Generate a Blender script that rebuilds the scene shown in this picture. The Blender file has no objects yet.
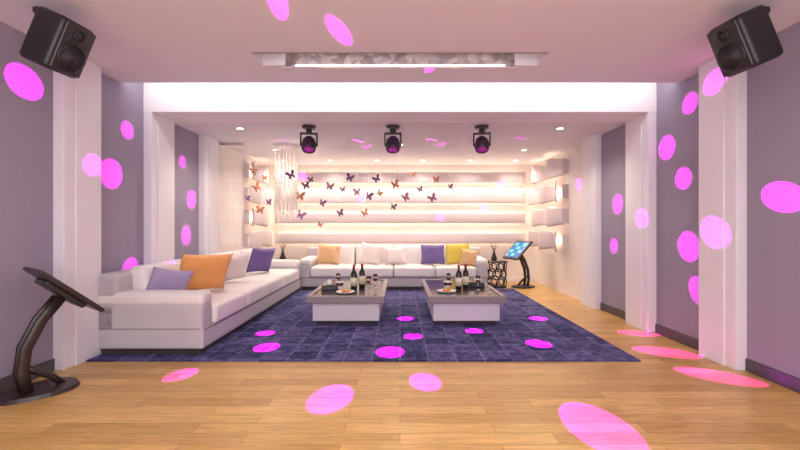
import bpy, bmesh, math, random
from mathutils import Vector, Matrix, Euler
random.seed(7)
S = bpy.context.scene
S.view_settings.view_transform = 'Standard'
S.view_settings.look = 'None'

# ------------------------------------------------------------------ materials
def mat(name, col, rough=0.5, metal=0.0, emit=None, estr=0.0, noise=0.0, nscale=8.0, bump=0.0, bscale=60.0, coat=0.0, trans=0.0):
    m = bpy.data.materials.new(name); m.use_nodes = True
    nt = m.node_tree; b = nt.nodes['Principled BSDF']
    b.inputs['Base Color'].default_value = (*col, 1)
    b.inputs['Roughness'].default_value = rough
    b.inputs['Metallic'].default_value = metal
    b.inputs['Coat Weight'].default_value = coat
    b.inputs['Transmission Weight'].default_value = trans
    if emit:
        b.inputs['Emission Color'].default_value = (*emit, 1)
        b.inputs['Emission Strength'].default_value = estr
    tc = nt.nodes.new('ShaderNodeTexCoord')
    if noise > 0:
        n = nt.nodes.new('ShaderNodeTexNoise'); n.inputs['Scale'].default_value = nscale
        nt.links.new(tc.outputs['Object'], n.inputs['Vector'])
        r = nt.nodes.new('ShaderNodeValToRGB')
        r.color_ramp.elements[0].position = .3; r.color_ramp.elements[1].position = .7
        r.color_ramp.elements[0].color = (*[c*(1-noise) for c in col], 1)
        r.color_ramp.elements[1].color = (*[min(1, c*(1+noise)) for c in col], 1)
        nt.links.new(n.outputs['Fac'], r.inputs['Fac'])
        nt.links.new(r.outputs['Color'], b.inputs['Base Color'])
    if bump > 0:
        n2 = nt.nodes.new('ShaderNodeTexNoise'); n2.inputs['Scale'].default_value = bscale
        nt.links.new(tc.outputs['Object'], n2.inputs['Vector'])
        bp = nt.nodes.new('ShaderNodeBump'); bp.inputs['Strength'].default_value = bump
        bp.inputs['Distance'].default_value = 0.01
        nt.links.new(n2.outputs['Fac'], bp.inputs['Height'])
        nt.links.new(bp.outputs['Normal'], b.inputs['Normal'])
    return m

def wood_floor():
    m = bpy.data.materials.new('honey_oak_planks'); m.use_nodes = True
    nt = m.node_tree; b = nt.nodes['Principled BSDF']; L = nt.links
    tc = nt.nodes.new('ShaderNodeTexCoord')
    br = nt.nodes.new('ShaderNodeTexBrick')
    br.inputs['Scale'].default_value = 1.0
    br.inputs['Brick Width'].default_value = 0.95
    br.inputs['Row Height'].default_value = 0.125
    br.inputs['Mortar Size'].default_value = 0.0018
    br.inputs['Bias'].default_value = 0.0
    br.offset = 0.37; br.offset_frequency = 2
    br.inputs['Color1'].default_value = (0.70, 0.44, 0.155, 1)
    br.inputs['Color2'].default_value = (0.50, 0.285, 0.085, 1)
    br.inputs['Mortar'].default_value = (0.28, 0.14, 0.05, 1)
    L.new(tc.outputs['Object'], br.inputs['Vector'])
    mp = nt.nodes.new('ShaderNodeMapping'); mp.inputs['Scale'].default_value = (1.6, 22, 1)
    L.new(tc.outputs['Object'], mp.inputs['Vector'])
    n = nt.nodes.new('ShaderNodeTexNoise'); n.inputs['Scale'].default_value = 2.2
    n.inputs['Detail'].default_value = 6; n.inputs['Distortion'].default_value = 1.2
    L.new(mp.outputs['Vector'], n.inputs['Vector'])
    r = nt.nodes.new('ShaderNodeValToRGB')
    r.color_ramp.elements[0].position = .32; r.color_ramp.elements[0].color = (0.76, 0.72, 0.66, 1)
    r.color_ramp.elements[1].position = .68; r.color_ramp.elements[1].color = (1.12, 1.1, 1.05, 1)
    L.new(n.outputs['Fac'], r.inputs['Fac'])
    mx = nt.nodes.new('ShaderNodeMix'); mx.data_type = 'RGBA'; mx.blend_type = 'MULTIPLY'
    mx.inputs[0].default_value = 1
    L.new(br.outputs['Color'], mx.inputs[6]); L.new(r.outputs['Color'], mx.inputs[7])
    L.new(mx.outputs[2], b.inputs['Base Color'])
    b.inputs['Roughness'].default_value = 0.28
    b.inputs['Specular IOR Level'].default_value = 0.4
    return m

def rug_mat():
    m = bpy.data.materials.new('patchwork_violet_wool'); m.use_nodes = True
    nt = m.node_tree; b = nt.nodes['Principled BSDF']; L = nt.links
    tc = nt.nodes.new('ShaderNodeTexCoord')
    br = nt.nodes.new('ShaderNodeTexBrick')
    br.inputs['Scale'].default_value = 1.0
    br.inputs['Brick Width'].default_value = 0.27
    br.inputs['Row Height'].default_value = 0.24
    br.inputs['Mortar Size'].default_value = 0.006
    br.inputs['Mortar Smooth'].default_value = 0.4
    br.offset = 0.0
    br.inputs['Color1'].default_value = (0.036, 0.038, 0.110, 1)
    br.inputs['Color2'].default_value = (0.098, 0.090, 0.220, 1)
    br.inputs['Mortar'].default_value = (0.17, 0.15, 0.31, 1)
    L.new(tc.outputs['Object'], br.inputs['Vector'])
    n = nt.nodes.new('ShaderNodeTexNoise'); n.inputs['Scale'].default_value = 9; n.inputs['Detail'].default_value = 10
    n.inputs['Roughness'].default_value = .9
    L.new(tc.outputs['Object'], n.inputs['Vector'])
    r = nt.nodes.new('ShaderNodeValToRGB')
    r.color_ramp.elements[0].position = .41; r.color_ramp.elements[0].color = (0.25, 0.3, 0.4, 1)
    r.color_ramp.elements[1].position = .61; r.color_ramp.elements[1].color = (2.1, 2.0, 1.8, 1)
    L.new(n.outputs['Fac'], r.inputs['Fac'])
    mx = nt.nodes.new('ShaderNodeMix'); mx.data_type = 'RGBA'; mx.blend_type = 'MULTIPLY'
    mx.inputs[0].default_value = 1
    L.new(br.outputs['Color'], mx.inputs[6]); L.new(r.outputs['Color'], mx.inputs[7])
    L.new(mx.outputs[2], b.inputs['Base Color'])
    b.inputs['Roughness'].default_value = 0.95
    b.inputs['Specular IOR Level'].default_value = 0.1
    return m

def mosaic_mat():
    m = bpy.data.materials.new('bronze_mirror_mosaic'); m.use_nodes = True
    nt = m.node_tree; b = nt.nodes['Principled BSDF']; L = nt.links
    tc = nt.nodes.new('ShaderNodeTexCoord')
    v = nt.nodes.new('ShaderNodeTexVoronoi'); v.inputs['Scale'].default_value = 14
    L.new(tc.outputs['Object'], v.inputs['Vector'])
    r = nt.nodes.new('ShaderNodeValToRGB')
    cr = r.color_ramp; cr.interpolation = 'LINEAR'
    cr.elements[0].position = 0; cr.elements[0].color = (0.24, 0.18, 0.18, 1)
    cr.elements[1].position = .35; cr.elements[1].color = (0.42, 0.35, 0.35, 1)
    e = cr.elements.new(.6); e.color = (0.20, 0.16, 0.17, 1)
    e = cr.elements.new(.85); e.color = (0.46, 0.38, 0.40, 1)
    sp = nt.nodes.new('ShaderNodeSeparateColor')
    L.new(v.outputs['Color'], sp.inputs[0]); L.new(sp.outputs[0], r.inputs['Fac'])
    L.new(r.outputs['Color'], b.inputs['Base Color'])
    b.inputs['Roughness'].default_value = .2; b.inputs['Metallic'].default_value = .3
    return m

M = dict(
 ceil=mat('ceiling_paint', (0.77, 0.735, 0.79), .8, noise=.01, nscale=3),
 beam=mat('beam_paint', (0.84, 0.81, 0.84), .7, noise=.01, nscale=3),
 wall=mat('mauve_wallpaper', (0.315, 0.275, 0.365), .75, noise=.03, nscale=40, bump=.1, bscale=150),
 pil=mat('white_lacquer_panel', (0.79, 0.765, 0.82), .45, noise=.01, nscale=3),
 base=mat('baseboard_dark', (0.075, 0.062, 0.078), .4, noise=.05),
 alc=mat('warm_white_panel', (0.80, 0.73, 0.71), .5, noise=.02, nscale=3),
 board=mat('wave_board_lacquer', (0.64, 0.55, 0.57), .35, noise=.02, nscale=3),
 led=mat('led_warm', (1, .9, .75), .5, emit=(1.0, .80, .54), estr=7.0),
 down=mat('downlight_glow', (1, 1, .9), .5, emit=(1, .9, .75), estr=9),
 floor=wood_floor(), rug=rug_mat(), mosaic=mosaic_mat(),
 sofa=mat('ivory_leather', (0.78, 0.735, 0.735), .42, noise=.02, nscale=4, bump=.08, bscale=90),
 sofashade=mat('shaded_grey_upholstery', (0.50, 0.465, 0.50), .6, noise=.03, nscale=5, bump=.1),  # grey darkened to put the shade of the sofa sides into the colour
 dark=mat('black_plastic', (0.018, 0.016, 0.02), .38, noise=.1),
 dark2=mat('charcoal_metal', (0.05, 0.045, 0.05), .35, metal=.5, noise=.05),
 cone=mat('speaker_cone', (0.04, 0.035, 0.045), .6, noise=.1),
 brown=mat('espresso_wood', (0.055, 0.038, 0.035), .3, noise=.2, nscale=12),
 umber=mat('dark_walnut', (0.03, 0.017, 0.016), .35, noise=.25, nscale=14),
 taupe=mat('taupe_lacquer', (0.24, 0.205, 0.21), .25, noise=.04),
 glassb=mat('black_glass', (0.03, 0.026, 0.03), .12, noise=.1),
 stone=mat('cream_lacquer', (0.66, 0.63, 0.66), .3, noise=.02),
 orange=mat('orange_satin', (0.84, 0.38, 0.12), .55, noise=.05, nscale=9, bump=.15),
 tan=mat('tan_fabric', (0.66, 0.40, 0.21), .7, noise=.05, bump=.15),
 lilac=mat('lilac_fabric', (0.38, 0.31, 0.50), .7, noise=.05, bump=.15),
 purple=mat('purple_fabric', (0.155, 0.10, 0.30), .7, noise=.08, bump=.15),
 yellow=mat('mustard_fabric', (0.60, 0.45, 0.06), .7, noise=.06, bump=.15),
 white=mat('white_fabric', (0.78, 0.68, 0.67), .7, noise=.02, bump=.15),
 bottle=mat('bottle_glass', (0.012, 0.016, 0.01), .1, noise=.1),
 label=mat('bottle_label', (0.75, 0.68, 0.52), .6, noise=.05),
 foil=mat('red_foil', (0.35, 0.03, 0.05), .3, metal=.5, noise=.05),
 glass=mat('clear_glass', (1, 1, 1), .02, trans=1.0),
 wine=mat('red_wine', (0.25, 0.01, 0.03), .1, noise=.05),
 food=mat('fruit', (0.7, 0.25, 0.06), .5, noise=.3, nscale=40),
 porc=mat('porcelain', (0.85, 0.85, 0.85), .2, noise=.01),
 crystal=mat('crystal_bead', (0.95, 0.89, 0.85), .15, noise=.03),
 screen=mat('touch_screen', (0.02, 0.1, 0.2), .1, emit=(0.02, 0.20, 0.48), estr=.8),
 screen2=mat('touch_screen_tiles', (0.1, 0.4, 0.5), .1, emit=(0.10, 0.48, 0.58), estr=.7),
 lens=mat('magenta_lens', (0.25, 0.03, 0.22), .1, emit=(0.5, 0.03, 0.42), estr=.35),
 headp=mat('plum_housing', (0.05, 0.02, 0.055), .3, noise=.1),
 bo=mat('butterfly_orange', (0.62, 0.24, 0.12), .5, noise=.2, nscale=30),
 bp=mat('butterfly_plum', (0.17, 0.06, 0.20), .5, noise=.2, nscale=30),
 bk=mat('butterfly_rose', (0.45, 0.20, 0.38), .5, noise=.2, nscale=30),
 leaf=mat('dried_reed', (0.16, 0.11, 0.07), .7, noise=.2),
 chrome=mat('satin_chrome', (0.75, 0.72, 0.75), .2, metal=1, noise=.02),
)

# ------------------------------------------------------------------ builder
class B:
    def __init__(s, name, loc=(0, 0, 0), rotz=0.0):
        s.name = name; s.bm = bmesh.new(); s.mats = []; s.loc = Vector(loc); s.rotz = rotz
    def mi(s, m):
        if m not in s.mats: s.mats.append(m)
        return s.mats.index(m)
    def add(s, bm, m, mx=None, smooth=False):
        if mx is not None: bmesh.ops.transform(bm, matrix=mx, verts=bm.verts)
        bmesh.ops.recalc_face_normals(bm, faces=bm.faces)
        i = s.mi(m)
        for f in bm.faces: f.material_index = i; f.smooth = smooth
        me = bpy.data.meshes.new('t'); bm.to_mesh(me); bm.free()
        s.bm.from_mesh(me); bpy.data.meshes.remove(me)
    def box(s, x0, x1, y0, y1, z0, z1, m, bev=0.0, seg=2, mx=None):
        bm = bmesh.new(); bmesh.ops.create_cube(bm, size=1)
        for v in bm.verts:
            v.co = Vector((x0+(v.co.x+.5)*(x1-x0), y0+(v.co.y+.5)*(y1-y0), z0+(v.co.z+.5)*(z1-z0)))
        if bev > 0: bmesh.ops.bevel(bm, geom=bm.edges[:], offset=bev, segments=seg, affect='EDGES', profile=.5)
        s.add(bm, m, mx, False)
    def soft(s, x0, x1, y0, y1, z0, z1, m, r=.05, puff=0.0, mx=None, pax=2):
        h = [(x1-x0)/2, (y1-y0)/2, (z1-z0)/2]; c = Vector(((x0+x1)/2, (y0+y1)/2, (z0+z1)/2))
        r = min(r, min(h)*.98)
        bm = bmesh.new(); bmesh.ops.create_cube(bm, size=2)
        bmesh.ops.subdivide_edges(bm, edges=bm.edges[:], cuts=11, use_grid_fill=True)
        def mp(p, hh):
            i = round((p+1)/2*12)
            if i <= 3: return -hh + r*i/3
            if i >= 9: return hh - r*(12-i)/3
            return -(hh-r) + 2*(hh-r)*(i-3)/6
        for v in bm.verts:
            p = Vector([mp(v.co[k], h[k]) for k in range(3)])
            q = Vector([max(-(h[k]-r), min(h[k]-r, p[k])) for k in range(3)])
            d = p-q
            if d.length > 1e-6: p = q + d.normalized()*r
            if puff:
                o = [k for k in range(3) if k != pax]
                w = (1-(p[o[0]]/h[o[0]])**2)*(1-(p[o[1]]/h[o[1]])**2)
                p[pax] += puff*w*(1 if p[pax] > 0 else -.2)
            v.co = p + c
        s.add(bm, m, mx, True)
    def cyl(s, r1, r2, z0, z1, m, c=(0, 0), seg=24, smooth=True, mx=None):
        bm = bmesh.new()
        bmesh.ops.create_cone(bm, cap_ends=True, segments=seg, radius1=r1, radius2=r2, depth=z1-z0)
        bmesh.ops.translate(bm, verts=bm.verts, vec=(c[0], c[1], (z0+z1)/2))
        s.add(bm, m, mx, False)
    def lathe(s, prof, m, c=(0, 0, 0), seg=20, mx=None):
        bm = bmesh.new(); rings = []
        for r, z in prof:
            rings.append([bm.verts.new((c[0]+r*math.cos(2*math.pi*i/seg), c[1]+r*math.sin(2*math.pi*i/seg), c[2]+z)) for i in range(seg)])
        for a, b in zip(rings, rings[1:]):
            for i in range(seg): bm.faces.new((a[i], a[(i+1) % seg], b[(i+1) % seg], b[i]))
        if prof[0][0] > 1e-4: bm.faces.new(rings[0][::-1])
        if prof[-1][0] > 1e-4: bm.faces.new(rings[-1])
        bmesh.ops.remove_doubles(bm, verts=bm.verts, dist=1e-5)
        s.add(bm, m, mx, True)
    def torus(s, R, r, m, mx=None, seg=24, k=8):
        bm = bmesh.new(); rs = []
        for i in range(seg):
            a = 2*math.pi*i/seg
            rs.append([bm.verts.new(((R+r*math.cos(2*math.pi*j/k))*math.cos(a), (R+r*math.cos(2*math.pi*j/k))*math.sin(a), r*math.sin(2*math.pi*j/k))) for j in range(k)])
        for i in range(seg):
            a, b = rs[i], rs[(i+1) % seg]
            for j in range(k): bm.faces.new((a[j], b[j], b[(j+1) % k], a[(j+1) % k]))
        s.add(bm, m, mx, True)
    def tube(s, pts, r, m, seg=10, mx=None, flat=1.0):
        bm = bmesh.new(); pts = [Vector(p) for p in pts]; rings = []
        for i, p in enumerate(pts):
            t = (pts[min(i+1, len(pts)-1)]-pts[max(i-1, 0)]).normalized()
            u = t.cross(Vector((0, 1, 0)))
            if u.length < .05: u = t.cross(Vector((1, 0, 0)))
            u.normalize(); w = t.cross(u)
            rings.append([bm.verts.new(p+u*math.cos(2*math.pi*j/seg)*r+w*math.sin(2*math.pi*j/seg)*r*flat) for j in range(seg)])
        for a, b in zip(rings, rings[1:]):
            for j in range(seg): bm.faces.new((a[j], a[(j+1) % seg], b[(j+1) % seg], b[j]))
        bm.faces.new(rings[0][::-1]); bm.faces.new(rings[-1])
        s.add(bm, m, mx, True)
    def pillow(s, w, h, t, m, mx=None, n=16):
        bm = bmesh.new()
        for side in (1, -1):
            g = []
            for i in range(n+1):
                row = []
                for j in range(n+1):
                    u = -1+2*i/n; v = -1+2*j/n
                    x = u*w/2*(1-.07*(1-v*v)); z = v*h/2*(1-.07*(1-u*u))
                    k = max(0, (1-u**4)*(1-v**4))**.55
                    row.append(bm.verts.new((x, side*t/2*k*(1+.05*math.sin(5*u+3*v)), z)))
                g.append(row)
            for i in range(n):
                for j in range(n): bm.faces.new((g[i][j], g[i+1][j], g[i+1][j+1], g[i][j+1]))
        bmesh.ops.remove_doubles(bm, verts=bm.verts, dist=1e-5)
        s.add(bm, m, mx, True)
    def poly(s, pts, m, mx=None):
        bm = bmesh.new(); bm.faces.new([bm.verts.new(p) for p in pts]); s.add(bm, m, mx, False)
    def done(s):
        me = bpy.data.meshes.new(s.name); s.bm.to_mesh(me); s.bm.free()
        for m in s.mats: me.materials.append(m)
        o = bpy.data.objects.new(s.name, me); S.collection.objects.link(o)
        o.location = s.loc; o.rotation_euler = (0, 0, s.rotz)
        return o

def T(x, y, z): return Matrix.Translation((x, y, z))
def R(a, ax): return Matrix.Rotation(math.radians(a), 4, ax)

# ------------------------------------------------------------------ room
W = 3.1; ZC = 2.88; ZA = 2.69; YB = 9.2; YR = -1.6
b = B('floor'); b.box(-W-.15, W+.15, YR-.15, YB+.15, -.1, 0, M['floor']); b.done()
for nm, x0, x1 in (('wall_left', -W-.15, -W), ('wall_right', W, W+.15)):
    b = B(nm)
    b.box(x0, x1, YR, 6.6, 0, 3.3, M['wall']); b.box(x0, x1, 6.6, YB, 0, 3.3, M['alc']); b.done()
b = B('wall_back'); b.box(-W-.15, W+.15, YB, YB+.15, 0, 3.3, M['alc']); b.done()
b = B('wall_rear'); b.box(-W-.15, W+.15, YR-.15, YR, 0, 3.3, M['pil']); b.done()

b = B('ceiling')
rx, ry0, ry1 = 1.36, 3.67, 4.02
b.box(-W-.15, W+.15, YR-.15, ry0, ZC, 3.3, M['ceil'])
b.box(-W-.15, -rx, ry0, ry1, ZC, 3.3, M['ceil'])
b.box(rx, W+.15, ry0, ry1, ZC, 3.3, M['ceil'])
b.box(-W-.15, W+.15, ry1, 4.44, ZC, 3.3, M['ceil'])
b.box(-rx, rx, ry0, ry1, 3.06, 3.3, M['ceil'])
b.box(-W-.15, W+.15, 4.44, 4.83, 3.2, 3.3, M['beam'])
b.done()
b = B('ceiling_alcove'); b.box(-W-.15, W+.15, 5.33, YB+.15, ZA, 3.3, M['ceil']); b.done()
b = B('trim_ceiling_panel')
b.box(-1.14, 1.14, ry1-.03, ry1, 2.895, 3.06, M['mosaic'])
b.box(-1.14, 1.14, ry0, ry1-.03, 3.03, 3.06, M['mosaic'])
b.box(-rx, -1.14, ry1-.06, ry1, ZC, 3.06, M['ceil']); b.box(1.14, rx, ry1-.06, ry1, ZC, 3.06, M['ceil'])
b.box(-rx, rx, ry0-.008, ry0+.006, ZC-.005, ZC+.02, M['taupe'])
b.box(-1.16, 1.16, ry1-.05, ry1+.0, 2.875, 2.892, M['chrome'])
b.done()
b = B('ceiling_beam'); b.box(-W, W, 4.83, 5.33, 2.664, 3.3, M['beam'], .004); b.done()

# pilasters
n = 0
for sx in (-1, 1):
    for y0, y1 in ((3.57, 4.0), (4.83, 5.3), (6.15, 6.6)):
        n += 1
        b = B('trim_%d' % n)
        x0, x1 = sorted((sx*W, sx*3.0))
        top = ZC if y0 < 4.5 else (2.664 if y0 < 6 else ZA)
        b.box(x0, x1, y0, y1, 0, top, M['pil'], .006)
        xa, xb = sorted((sx*3.0, sx*2.985))
        b.box(xa, xb, y0+.12, y1-.0, 0.0, top, M['pil'], .004)
        b.done()
    b = B('baseboard_left' if sx < 0 else 'baseboard_right')
    x0, x1 = sorted((sx*W, sx*(W-.02)))
    for y0, y1 in ((YR, 3.57), (4.0, 4.83), (5.3, 6.15)):
        b.box(x0, x1, y0, y1, 0, .11, M['base'], .003)
    b.done()
b = B('baseboard_back'); b.box(-W, W, YB-.02, YB, 0, .1, M['pil'], .003); b.done()

# wave boards with warm LED strips
def wave_board(bb, axis, a0, a1, wallc, sgn, zc, h, ph, A=.05, zw=.0, wl=1.25):
    bm = bmesh.new(); N = 70; K = 8; g = []
    for i in range(N+1):
        a = a0+(a1-a0)*i/N; row = []
        for j in range(K+1):
            t = -1+2*j/K
            sw = .5+.5*math.sin(a*2*math.pi/wl+ph)
            off = .10 + A*sw + .015*(1-t*t)
            zz = zc + t*h/2*(1+zw*(2*sw-1))
            row.append((a, off, zz))
        g.append(row)
    def P(a, off, z):
        return (a, wallc+sgn*off, z) if axis == 'x' else (wallc+sgn*off, a, z)
    fr = [[bm.verts.new(P(*q)) for q in r] for r in g]
    bk = [[bm.verts.new(P(q[0], q[1]-.025, q[2])) for q in r] for r in g]
    for i in range(N):
        for j in range(K):
            bm.faces.new((fr[i][j], fr[i+1][j], fr[i+1][j+1], fr[i][j+1]))
            bm.faces.new((bk[i][j], bk[i][j+1], bk[i+1][j+1], bk[i+1][j]))
        for j in (0, K):
            bm.faces.new((fr[i][j], bk[i][j], bk[i+1][j], fr[i+1][j]))
    for i in (0, N):
        for j in range(K): bm.faces.new((fr[i][j], fr[i][j+1], bk[i][j+1], bk[i][j]))
    bb.add(bm, M['board'], None, True)

zs = [2.38, 1.92, 1.46, 1.00]
b = B('lit_shelf_feature_panels')
for k, z in enumerate(zs):
    wave_board(b, 'x', -2.85, 2.85, YB, -1, z, .24, 0.9*k, A=.03, wl=1.9)
    b.box(-2.8, 2.8, YB-.04, YB, z-.06, z+.06, M['led'])
    for sx in (-2.4, -1.2, 0, 1.2, 2.4): b.box(sx-.02, sx+.02, YB-.1, YB, z-.04, z+.04, M['board'])
b.done()
for sx in (1, -1):
    b = B('wave_relief_side_panels')
    ya, yb = (7.35, 8.95) if sx > 0 else (7.92, 8.95)
    for k, z in enumerate(zs):
        wave_board(b, 'y', ya, yb, sx*W, -sx, z, .35, math.pi*k+.6, A=.14, zw=.12, wl=.85)
        x0, x1 = sorted((sx*W, sx*(W-.04)))
        b.box(x0, x1, ya+.35, yb-.1, z-.05, z+.05, M['led'])
        b.box(*sorted((sx*W, sx*(W-.10))), ya+.01, ya+.03, z-.13, z+.13, M['board'])
        b.box(*sorted((sx*W, sx*(W-.1))), yb-.32, yb-.28, z-.04, z+.04, M['board'])
    b.done()

# rug
b = B('area_rug'); b.box(-3.0, 2.29, 3.8, 8.1, 0.0, .014, M['rug'], .004); b.done()
RZ = .014

# ------------------------------------------------------------------ sofas
def sofa(name, L, D, nseat, loc, rotz, arms=(True, True)):
    b = B(name, loc, rotz)
    h = L/2
    b.box(-h+.03, h-.03, .05, D-.05, 0, .06, M['brown'])
    b.soft(-h, h, .0, D-.01, .055, .25, M['sofashade'], .02)
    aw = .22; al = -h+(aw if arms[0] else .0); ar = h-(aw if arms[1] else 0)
    b.soft(-h, h, 0, .24, .2, .80, M['sofashade'], .05)
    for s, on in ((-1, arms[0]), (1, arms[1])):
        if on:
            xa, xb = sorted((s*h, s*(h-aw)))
            b.soft(xa, xb, 0, D-.02, .2, .50, M['sofashade'], .03)
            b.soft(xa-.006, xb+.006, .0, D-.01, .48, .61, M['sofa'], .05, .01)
    w = (ar-al)/nseat
    for i in range(nseat):
        x0 = al+w*i
        b.soft(x0+.006, x0+w-.006, .22, D+.02, .245, .45, M['sofa'], .045, .02)
        mx = T(x0+w/2, .30, .62) @ R(10, 'X')
        b.soft(-w/2+.008, w/2-.008, -.10, .10, -.22, .24, M['sofa'], .07, .035, mx, 1)
    for x in (-h+.012, h-.012):
        b.box(x-.016, x+.016, .03, D-.04, .252, .260, M['taupe'])
    b.box(-h+.02, h-.02, D-.012, D-.002, .236, .246, M['taupe'])
    return b.done()
sofa('long_sofa', 3.90, 1.10, 4, (-3.04, 5.91, RZ), -math.pi/2)
sofa('long_sofa', 3.75, 1.02, 4, (-.13, 8.95, RZ), math.pi)

def cushion(m, w, h, t, x, y, z, rz, tilt, roll=0, name='throw_cushion'):
    b = B(name, (x, y, z), math.radians(rz))
    b.pillow(w, h, t, M[m], R(tilt, 'X') @ R(roll, 'Y')); return b.done()
cushion('orange', .66, .50, .17, -2.40, 4.90, .72, 55, 22, 3)
cushion('lilac', .44, .36, .13, -2.52, 4.36, .66, 50, 22, 12)
cushion('white', .50, .42, .15, -2.40, 5.75, .69, 60, 22, -6)
cushion('purple', .50, .44, .15, -2.38, 6.85, .70, 60, 18, 4)
cushion('tan', .46, .42, .15, -1.48, 8.32, .69, 5, -18, 5)
cushion('white', .50, .44, .15, -.62, 8.32, .70, -4, -20, 12)
cushion('white', .44, .36, .14, -.08, 8.34, .66, 4, -20, -4)
cushion('purple', .50, .42, .15, .68, 8.32, .69, 0, -18, 0)
cushion('yellow', .50, .44, .15, 1.20, 8.29, .70, -8, -20, -4)
cushion('tan', .34, .34, .13, 1.40, 8.12, .64, -20, -16, 6)

# ------------------------------------------------------------------ coffee tables
def coffee(x0, x1, y0, y1):
    cx, cy = (x0+x1)/2, (y0+y1)/2; hx, hy = (x1-x0)/2, (y1-y0)/2
    b = B('coffee_table', (cx, cy, RZ))
    b.box(-hx+.12, hx-.12, -hy+.12, hy-.12, 0, .05, M['brown'])
    b.box(-hx+.07, hx-.07, -hy+.07, hy-.07, .045, .27, M['stone'], .006)
    b.box(-hx+.10, hx-.10, -hy+.10, hy-.10, .26, .29, M['brown'])
    b.box(-hx, hx, -hy, hy, .285, .352, M['taupe'], .004)
    fw = .06
    for a in ((-hx, hx, -hy, -hy+fw), (-hx, hx, hy-fw, hy), (-hx, -hx+fw, -hy+fw, hy-fw), (hx-fw, hx, -hy+fw, hy-fw)):
        b.box(*a, .350, .375, M['taupe'], .003)
    b.box(-hx+fw, hx-fw, -hy+fw, hy-fw, .34, .366, M['glassb'])
    return b.done()
coffee(-1.20, -.20, 5.1, 6.75)
coffee(.36, 1.36, 5.1, 6.75)
TZ = RZ+.367

def bottle(x, y, z=TZ):
    b = B('wine_bottle', (x, y, z))
    b.lathe([(.0, 0), (.042, 0), (.044, .01), (.044, .21), (.038, .24), (.018, .27), (.016, .345), (.0, .345)], M['bottle'])
    b.lathe([(.0446, .05), (.0446, .17)], M['label'])
    b.lathe([(.0168, .285), (.0178, .285), (.0178, .35), (0, .35)], M['foil'])
    b.done()
def wineglass(x, y, z=TZ):
    b = B('wine_glass', (x, y, z))
    b.lathe([(0, 0), (.034, 0), (.034, .003), (.005, .008), (.004, .085), (.02, .1), (.036, .13), (.037, .16), (.03, .2), (.0285, .2), (.0355, .16), (.034, .13), (.018, .103), (0, .1)], M['glass'])
    b.lathe([(0, .104), (.017, .105), (.033, .131), (.034, .142), (0, .142)], M['wine'])
    b.done()
def plate(x, y, z=TZ, r=.13, food=True):
    b = B('snack_plate', (x, y, z))
    b.lathe([(0, 0), (r*.6, 0), (r, .018), (r, .022), (r*.6, .006), (0, .006)], M['porc'], seg=28)
    if food:
        for i in range(9):
            a = i*2.4; rr = r*.45*math.sqrt(i/9)
            b.lathe([(0, -.018), (.014, -.012), (.02, 0), (.014, .012), (0, .018)], M['food'] if i % 3 else M['yellow'], (rr*math.cos(a), rr*math.sin(a), .024), seg=10)
    b.done()
def ashtray(x, y, z=TZ):
    b = B('ashtray', (x, y, z)); b.lathe([(0, 0), (.06, 0), (.07, .035), (.06, .035), (.05, .01), (0, .01)], M['chrome']); b.done()
def tissue(x, y, rz, z=TZ):
    b = B('tissue_box', (x, y, z), math.radians(rz)); b.box(-.11, .11, -.06, .06, 0, .07, M['dark2'], .006)
    b.pillow(.08, .07, .03, M['porc'], T(0, 0, .1)); b.done()
bottle(-.66, 5.72); bottle(-.56, 5.9); wineglass(-.44, 5.6); wineglass(-.36, 5.85); wineglass(-.92, 5.95)
plate(-.74, 5.42); plate(-.55, 6.35, r=.11); ashtray(-.95, 6.25); tissue(-1.0, 5.68, 15)
bottle(.84, 5.72); bottle(.96, 5.85); wineglass(1.1, 5.65); wineglass(.72, 5.95); plate(.64, 5.5); plate(1.1, 6.3, r=.11)
ashtray(.75, 6.3); tissue(1.15, 5.98, -20); wineglass(1.22, 5.45)

# ------------------------------------------------------------------ side tables
def vase(x, y, z):
    b = B('reed_vase', (x, y, z))
    b.lathe([(0, 0), (.05, 0), (.065, .05), (.04, .12), (.025, .16), (.032, .18), (.026, .18), (.02, .16), (0, .15)], M['dark'])
    for i in range(9):
        a = i*.7; e = (.08*math.cos(a), .08*math.sin(a), .36+.03*math.sin(i*3))
        b.tube([(0, 0, .15), (e[0]*.4, e[1]*.4, .26), e], .004, M['leaf'], 5)
    b.done()
b = B('ring_side_table', (2.02, 8.42, 0))
b.lathe([(0, .52), (.24, .52), (.245, .53), (.24, .545), (0, .545)], M['dark'], seg=32)
b.lathe([(0, 0), (.22, 0), (.22, .02), (0, .02)], M['dark'], seg=32)
for row in range(3):
    for i in range(9):
        a = 2*math.pi*(i+.5*(row % 2))/9
        b.torus(.083, .010, M['dark'], T(.2*math.cos(a), .2*math.sin(a), .105+row*.162) @ Matrix.Rotation(a, 4, 'Z') @ R(90, 'Y'), 20, 6)
b.done()
vase(1.98, 8.42, .546)
b = B('corner_table', (-2.56, 8.5, 0))
b.box(-.34, .34, -.34, .34, .50, .56, M['brown'], .006); b.box(-.30, .30, -.30, .30, .03, .50, M['stone'], .006); b.box(-.26, .26, -.26, .26, 0, .03, M['brown'])
b.done()
vase(-2.45, 8.36, .561)

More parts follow.
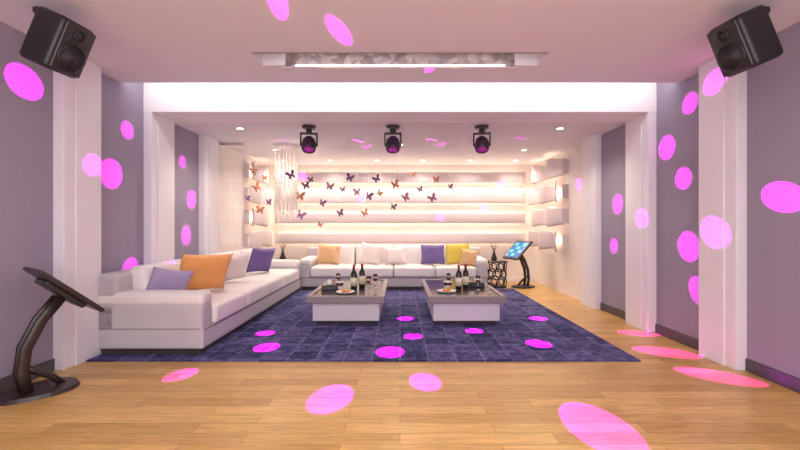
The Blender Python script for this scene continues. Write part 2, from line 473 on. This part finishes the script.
# ------------------------------------------------------------------ kiosk
def kiosk(x, y, ang, body, lit, z=0.0):
    b = B('touchscreen_song_kiosk', (x, y, z), math.radians(ang))
    bm = bmesh.new(); pts = []
    N = 28
    for i in range(N):
        a = 2*math.pi*i/N
        pts.append((.27*math.cos(a)*(1-.15*math.cos(a)), .20*math.sin(a)))
    lo = [bm.verts.new((p[0], p[1], 0)) for p in pts]; hi = [bm.verts.new((p[0]*.93, p[1]*.93, .03)) for p in pts]
    bm.faces.new(lo[::-1]); bm.faces.new(hi)
    for i in range(N): bm.faces.new((lo[i], lo[(i+1) % N], hi[(i+1) % N], hi[i]))
    b.add(bm, body, None, False)
    for sy in (-.05, .05):
        b.tube([(-.10, sy, .02), (-.13, sy, .18), (-.11, sy, .36), (-.02, sy, .56), (.10, sy, .72)], .038, body, 10, flat=.42)
    b.tube([(.12, 0, .02), (.05, 0, .1), (-.05, 0, .17), (-.13, 0, .22)], .025, body, 8, flat=.8)
    mx = T(.13, 0, .78) @ R(42, 'Y')
    b.soft(-.27, .27, -.24, .24, -.02, .015, body, .015, 0, mx)
    b.soft(-.17, .17, -.15, .15, -.06, -.01, M['dark2'], .02, 0, mx)
    b.box(-.22, .22, -.20, .20, .0145, .018, M['screen'] if lit else M['glassb'], mx=mx)
    if lit:
        for i in range(4):
            for j in range(3):
                if (i+j) % 2 == 0:
                    b.box(-.19+i*.1, -.11+i*.1, -.17+j*.12, -.07+j*.12, .017, .0195, M['screen2'], mx=mx)
    b.done()
kiosk(-2.80, 3.14, 54, M['umber'], False)
kiosk(2.56, 8.38, 205, M['dark'], True)

# ------------------------------------------------------------------ speakers
def speaker(loc, aim, sx):
    loc = Vector(loc); d = (Vector(aim)-loc).normalized()
    q = d.to_track_quat('-Y', 'Z').to_matrix().to_4x4() @ Matrix.Scale(.80, 4)
    b = B('ceiling_mounted_speaker', loc)
    b.soft(-.17, .17, -.14, .16, -.24, .24, M['dark'], .045, 0, q)
    b.soft(-.15, .15, -.165, -.12, -.22, .22, M['dark2'], .02, 0, q)
    for r, z in ((.125, -.07), (.05, .135)):
        mxx = q @ T(0, -.166, z) @ R(90, 'X')
        b.torus(r, .012, M['dark'], mxx, 32, 8)
        b.lathe([(0, -.006), (r*.3, -.004), (r*.35, -.03+.02), (r, .004)], M['cone'], mx=mxx, seg=28)
    back = Vector(q @ Vector((0, .16, .1)))
    b.tube([back, back+Vector((sx*.04, 0, .05)), Vector((sx*.16, .05, ZC-loc.z-.02))], .022, M['dark'], 10)
    b.cyl(.06, .06, ZC-loc.z-.025, ZC-loc.z, M['dark'], (sx*.16, .05))
    b.done()
speaker((-2.47, 2.90, 2.61), (0, 2.7, 1.5), -1)
speaker((2.49, 2.90, 2.62), (0, 2.7, 1.5), 1)

# ------------------------------------------------------------------ moving heads
def head(x, y, rz, tilt):
    b = B('disco_moving_head_light', (x, y, ZA), math.radians(rz))
    k = Matrix.Scale(.84, 4)
    b.cyl(.10, .12, -.05, 0, M['dark'], mx=k)
    b.cyl(.05, .05, -.12, -.05, M['dark'], mx=k)
    b.box(-.145, .145, -.04, .04, -.145, -.115, M['dark'], .008, mx=k)
    for s in (-1, 1):
        b.box(min(s*.12, s*.145), max(s*.12, s*.145), -.045, .045, -.34, -.12, M['dark'], .01, mx=k)
    mx = k @ T(0, 0, -.30) @ R(tilt, 'X')
    b.lathe([(0, .12), (.07, .115), (.105, .07), (.118, .0), (.118, -.09), (.108, -.12), (.095, -.125), (.09, -.11), (0, -.11)], M['headp'], mx=mx, seg=28)
    b.lathe([(0, -.105), (.085, -.108), (.085, -.112), (0, -.125)], M['lens'], mx=mx)
    b.torus(.118, .008, M['dark'], mx @ T(0, 0, -.03), 28, 6)
    return b.done()
heads = [head(-1.28, 5.62, 10, -24), head(-.10, 5.62, 0, -20), head(1.15, 5.62, -10, -24)]
HP = [Vector((-1.28, 5.62, 2.12)), Vector((-.10, 5.62, 2.12)), Vector((1.15, 5.62, 2.12))]

# ------------------------------------------------------------------ crystal strings
def beads(b, x, y, z0, z1, r=.011, step=.036):
    z = z1
    bm = bmesh.new()
    while z > z0:
        bmesh.ops.create_icosphere(bm, subdivisions=1, radius=r, matrix=T(x, y, z)); z -= step
    b.add(bm, M['crystal'], None, False)
    b.box(x-.0015, x+.0015, y-.0015, y+.0015, z0, z1+.02, M['crystal'])
b = B('crystal_bead_chandelier')
cx, cy = -1.98, 6.95
b.cyl(.22, .22, ZA-.04, ZA, M['chrome'], (cx, cy), 32)
for rr, k in ((.19, 18), (.12, 11)):
    for i in range(k):
        a = 2*math.pi*i/k
        beads(b, cx+rr*math.cos(a), cy+rr*math.sin(a), 1.50+.10*random.random()-(.19-rr)*2, ZA-.05, .015, .036)
chand = b.done()
b = B('crystal_bead_curtain')
b.box(-3.06, -2.66, 6.75, 6.80, ZA-.04, ZA, M['chrome'])
for i in range(13):
    beads(b, -3.04+i*.03, 6.775, .97, ZA-.05, .012, .032)
b.done()

# ------------------------------------------------------------------ butterflies
B_P = [(-2.5, 2.2), (-2.45, 1.93), (-2.24, 1.69), (-1.6, 1.97), (-1.70, 1.79), (-1.51, 2.07), (-1.33, 1.67), (-1.19, 1.95), (-.97, 1.9),
       (-.73, 1.86), (-.54, 1.79), (-.34, 1.84), (-.12, 1.61), (.09, 1.76), (.34, 1.9), (.62, 2.07), (-1.7, 1.47), (-1.36, 1.3),
       (-1.02, 1.5), (-.09, 1.98), (-2.3, 2.1), (-2.38, 1.55), (-.85, 2.1), (.22, 2.15), (-.4, 2.08), (.55, 1.75), (.85, 1.95), (-.6, 1.5), (-1.85, 2.15), (-2.6, 1.75)]
b = B('butterfly_mobile')
for k, (x, z) in enumerate(B_P):
    dy = [0, -.35, .3, .15, -.2][k % 5]
    if -2.42 < x < -1.55: dy = -.42
    sc = (6.8+dy)/6.8
    x, z, y = x*sc, 1.3+(z-1.3)*sc, 6.8+dy
    m = M[['bo', 'bp', 'bk', 'bo', 'bp'][(k*3+k//4) % 5]] if x < -1.1 else M[['bp', 'bk', 'bp', 'bo'][k % 4]]
    s = .064*(1+.25*math.sin(k*2.1))
    base = T(x, y, z) @ R(random.uniform(-35, 35), 'Y') @ R(random.uniform(-30, 30), 'Z')
    for sd in (-1, 1):
        fl = base @ R(sd*random.uniform(15, 40), 'Z')
        up = [(0, 0, .1), (.35, 0, .75), (.8, 0, 1.05), (1.12, 0, .95), (1.05, 0, .5), (.7, 0, .08), (.1, 0, -.05)]
        lo = [(0, 0, 0), (.6, 0, .0), (.85, 0, -.25), (.75, 0, -.65), (.5, 0, -.85), (.28, 0, -.6), (.05, 0, -.2)]
        for P in (up, lo):
            b.poly([(sd*p[0]*s, 0, p[2]*s) for p in P], m, fl)
    b.lathe([(0, -.5*s), (.06*s, -.2*s), (.09*s, .1*s), (.05*s, .35*s), (0, .42*s)], M['dark'], mx=base, seg=8)
    b.box(x-.001, x+.001, y-.001, y+.001, z, ZA, M['chrome'])
b.done()

# ------------------------------------------------------------------ lights
def lamp(kind, name, loc, power, col, target=None, **kw):
    l = bpy.data.lights.new(name, kind); l.energy = power; l.color = col
    for k, v in kw.items(): setattr(l, k, v)
    o = bpy.data.objects.new(name, l); S.collection.objects.link(o); o.location = loc
    if target is not None:
        o.rotation_euler = (Vector(target)-Vector(loc)).to_track_quat('-Z', 'Y').to_euler()
    return o
def child(o, p):
    bpy.context.view_layer.update()
    o.parent = p; o.matrix_parent_inverse = p.matrix_world.inverted()

WARM = (1, .88, .72)
for x, y in [(-2.3, 5.75), (2.3, 5.75), (-2.3, 7.4), (2.3, 7.4), (-1.5, 8.6), (-.5, 8.6), (.5, 8.6), (1.5, 8.6), (0, 6.9), (-2.5, 8.6), (2.5, 8.6)]:
    b = B('recessed_downlight', (x, y, ZA))
    b.torus(.05, .008, M['chrome'], None, 20, 6); b.cyl(.045, .045, -.006, .0, M['down'], seg=20)
    o = b.done()
    child(lamp('SPOT', 'downlight_lamp', (x, y, ZA-.03), 56, WARM, (x, y, 0), spot_size=math.radians(140), spot_blend=.8, shadow_soft_size=.04), o)
child(lamp('POINT', 'added_chandelier_fill', (-1.98, 6.95, 2.2), 8, WARM, shadow_soft_size=.04), chand)  # added point light that makes the beads stand out brighter

lamp('AREA', 'cove_light_strip', (0, 4.47, 3.02), 18, (1, .96, .97), (0, 4.83, 2.92), shape='RECTANGLE', size=6.1, size_y=.06)
lamp('AREA', 'added_recess_fill', (0, 3.70, 2.99), 2.4, (1, .93, .93), (0, 4.0, 2.97), shape='RECTANGLE', size=2.2, size_y=.04)  # added fill inside the recess to brighten the mosaic
lamp('AREA', 'added_ceiling_fill', (0, .6, 2.86), 88, (1, .96, .96), (0, .6, 0), shape='RECTANGLE', size=4.0, size_y=2.0)  # unseen fill light added overhead behind the camera view, no fixture
lamp('AREA', 'added_rear_fill', (0, -1.5, 1.5), 124, (1, .95, .99), (0, 4, 1.9), shape='RECTANGLE', size=5.0, size_y=2.0)  # unseen fill added behind the camera to lift ceiling and walls

PW = (1.0, .0, .80)     # walls / ceiling
PF = (.66, .0, 1.0)     # bluer gel aimed at the wooden floor
PR = (1.0, .0, .45)     # redder gel aimed at the violet rug
def beam(hi, tgt, deg, mul=1.0):
    p = HP[hi]; t = Vector(tgt); r = (t-p).length
    src = p + (t-p).normalized()*.2
    fl = t.z < .05
    rug = fl and 3.8 < t.y < 8.1 and t.x < 2.29
    e = 1400 if rug else (260 if fl else 90)
    o = lamp('SPOT', 'gobo_beam', src, e*r*r*mul, PR if rug else (PF if fl else PW), t, spot_size=math.radians(deg), spot_blend=.04, shadow_soft_size=0.0)
    child(o, heads[hi])
XL, XR = -3.1, 3.1
for hi, t, dg, ml in [
    (1, (XL, 3.31, 2.48), 4.5, 1.4), (1, (-3.0, 3.88, 1.88), 4, 1), (2, (XL, 4.3, 1.85), 4.5, 1), (1, (XL, 4.6, .78), 5, 1), (1, (XL, 4.55, 2.38), 4, 1),
    (2, (XL, 5.95, 1.68), 4, 1), (2, (XL, 5.8, 1.15), 4, .8), (1, (XL, 5.7, 2.2), 4, .8),
    (1, (XR, 4.28, 2.6), 4, 1), (1, (3.0, 3.8, 2.66), 4, 1), (1, (XR, 4.38, 1.81), 4.5, 1), (1, (3.0, 4.95, 1.385), 4.5, 1),
    (0, (XR, 4.3, 1.07), 4.2, 1.1), (1, (3.0, 3.8, 1.23), 5, 1.1), (2, (XR, 3.25, 1.53), 5, 1.6), (1, (XR, 4.15, .62), 4.5, 1), (0, (XR, 4.65, 2.2), 4, 1),
    (1, (XR, 5.8, 1.0), 4, 1), (0, (XR, 5.7, 1.6), 4, 1), (1, (3.0, 6.9, 2.0), 4, 1),
    (1, (-.52, 3.02, 0), 6.0, 1.2), (1, (.21, 3.33, 0), 5.2, 1.1), (2, (1.28, 2.60, 0), 7.0, 1.4), (1, (2.7, 4.1, 0), 5.4, 1.1), (1, (2.72, 3.45, 0), 4.8, 1.1),
    (1, (2.85, 4.8, 0), 4.4, 1), (0, (-1.9, 3.48, 0), 4.6, 1.1),
    (1, (-.1, 4.05, 0), 7, .8), (0, (-1.4, 4.2, 0), 6.5, .8), (2, (1.5, 4.33, 0), 6.5, .8), (1, (.15, 4.62, 0), 6, .8), (2, (1.9, 5.5, 0), 6.5, .8), (1, (.08, 5.5, 0), 7, .8), (0, (-1.6, 4.75, 0), 6, .8), (2, (.9, 4.85, 0), 6, .8),
    (1, (-.49, 3.29, ZC), 4.2, 1.3), (0, (-.87, 2.84, ZC), 3.2, 1.2), (1, (.38, 3.74, 3.03), 3.5, 1.0),
    (0, (-.7, 6.6, ZA), 7, .7), (1, (.5, 6.5, ZA), 7, .7), (1, (-.6, 7.1, ZA), 6, .7), (2, (.7, 6.9, ZA), 7, .7), (2, (1.9, 6.4, ZA), 7, .6), (0, (-1.9, 6.5, ZA), 6, .6),
    (0, (-2.2, 9.05, 2.4), 3.5, 1), (1, (.9, 9.05, 1.5), 3.5, 1.3), (2, (2.3, 9.05, 2.2), 3.5, 1.2), (1, (.35, 8.9, .8), 3.5, 1), (2, (1.9, 9.05, 1.7), 3.5, 1.3), (0, (-.9, 9.05, 1.9), 3.2, 1.3),
]:
    beam(hi, t, dg, ml)

w = bpy.data.worlds.new('world'); S.world = w; w.use_nodes = True
w.node_tree.nodes['Background'].inputs[0].default_value = (.9, .85, .9, 1)
w.node_tree.nodes['Background'].inputs[1].default_value = .3

cam = bpy.data.cameras.new('camera'); cam.lens = 18; cam.sensor_width = 36; cam.clip_start = .05
co = bpy.data.objects.new('camera', cam); S.collection.objects.link(co)
co.location = (0, 0, 1.3); co.rotation_euler = (math.radians(90), 0, 0)
S.camera = co
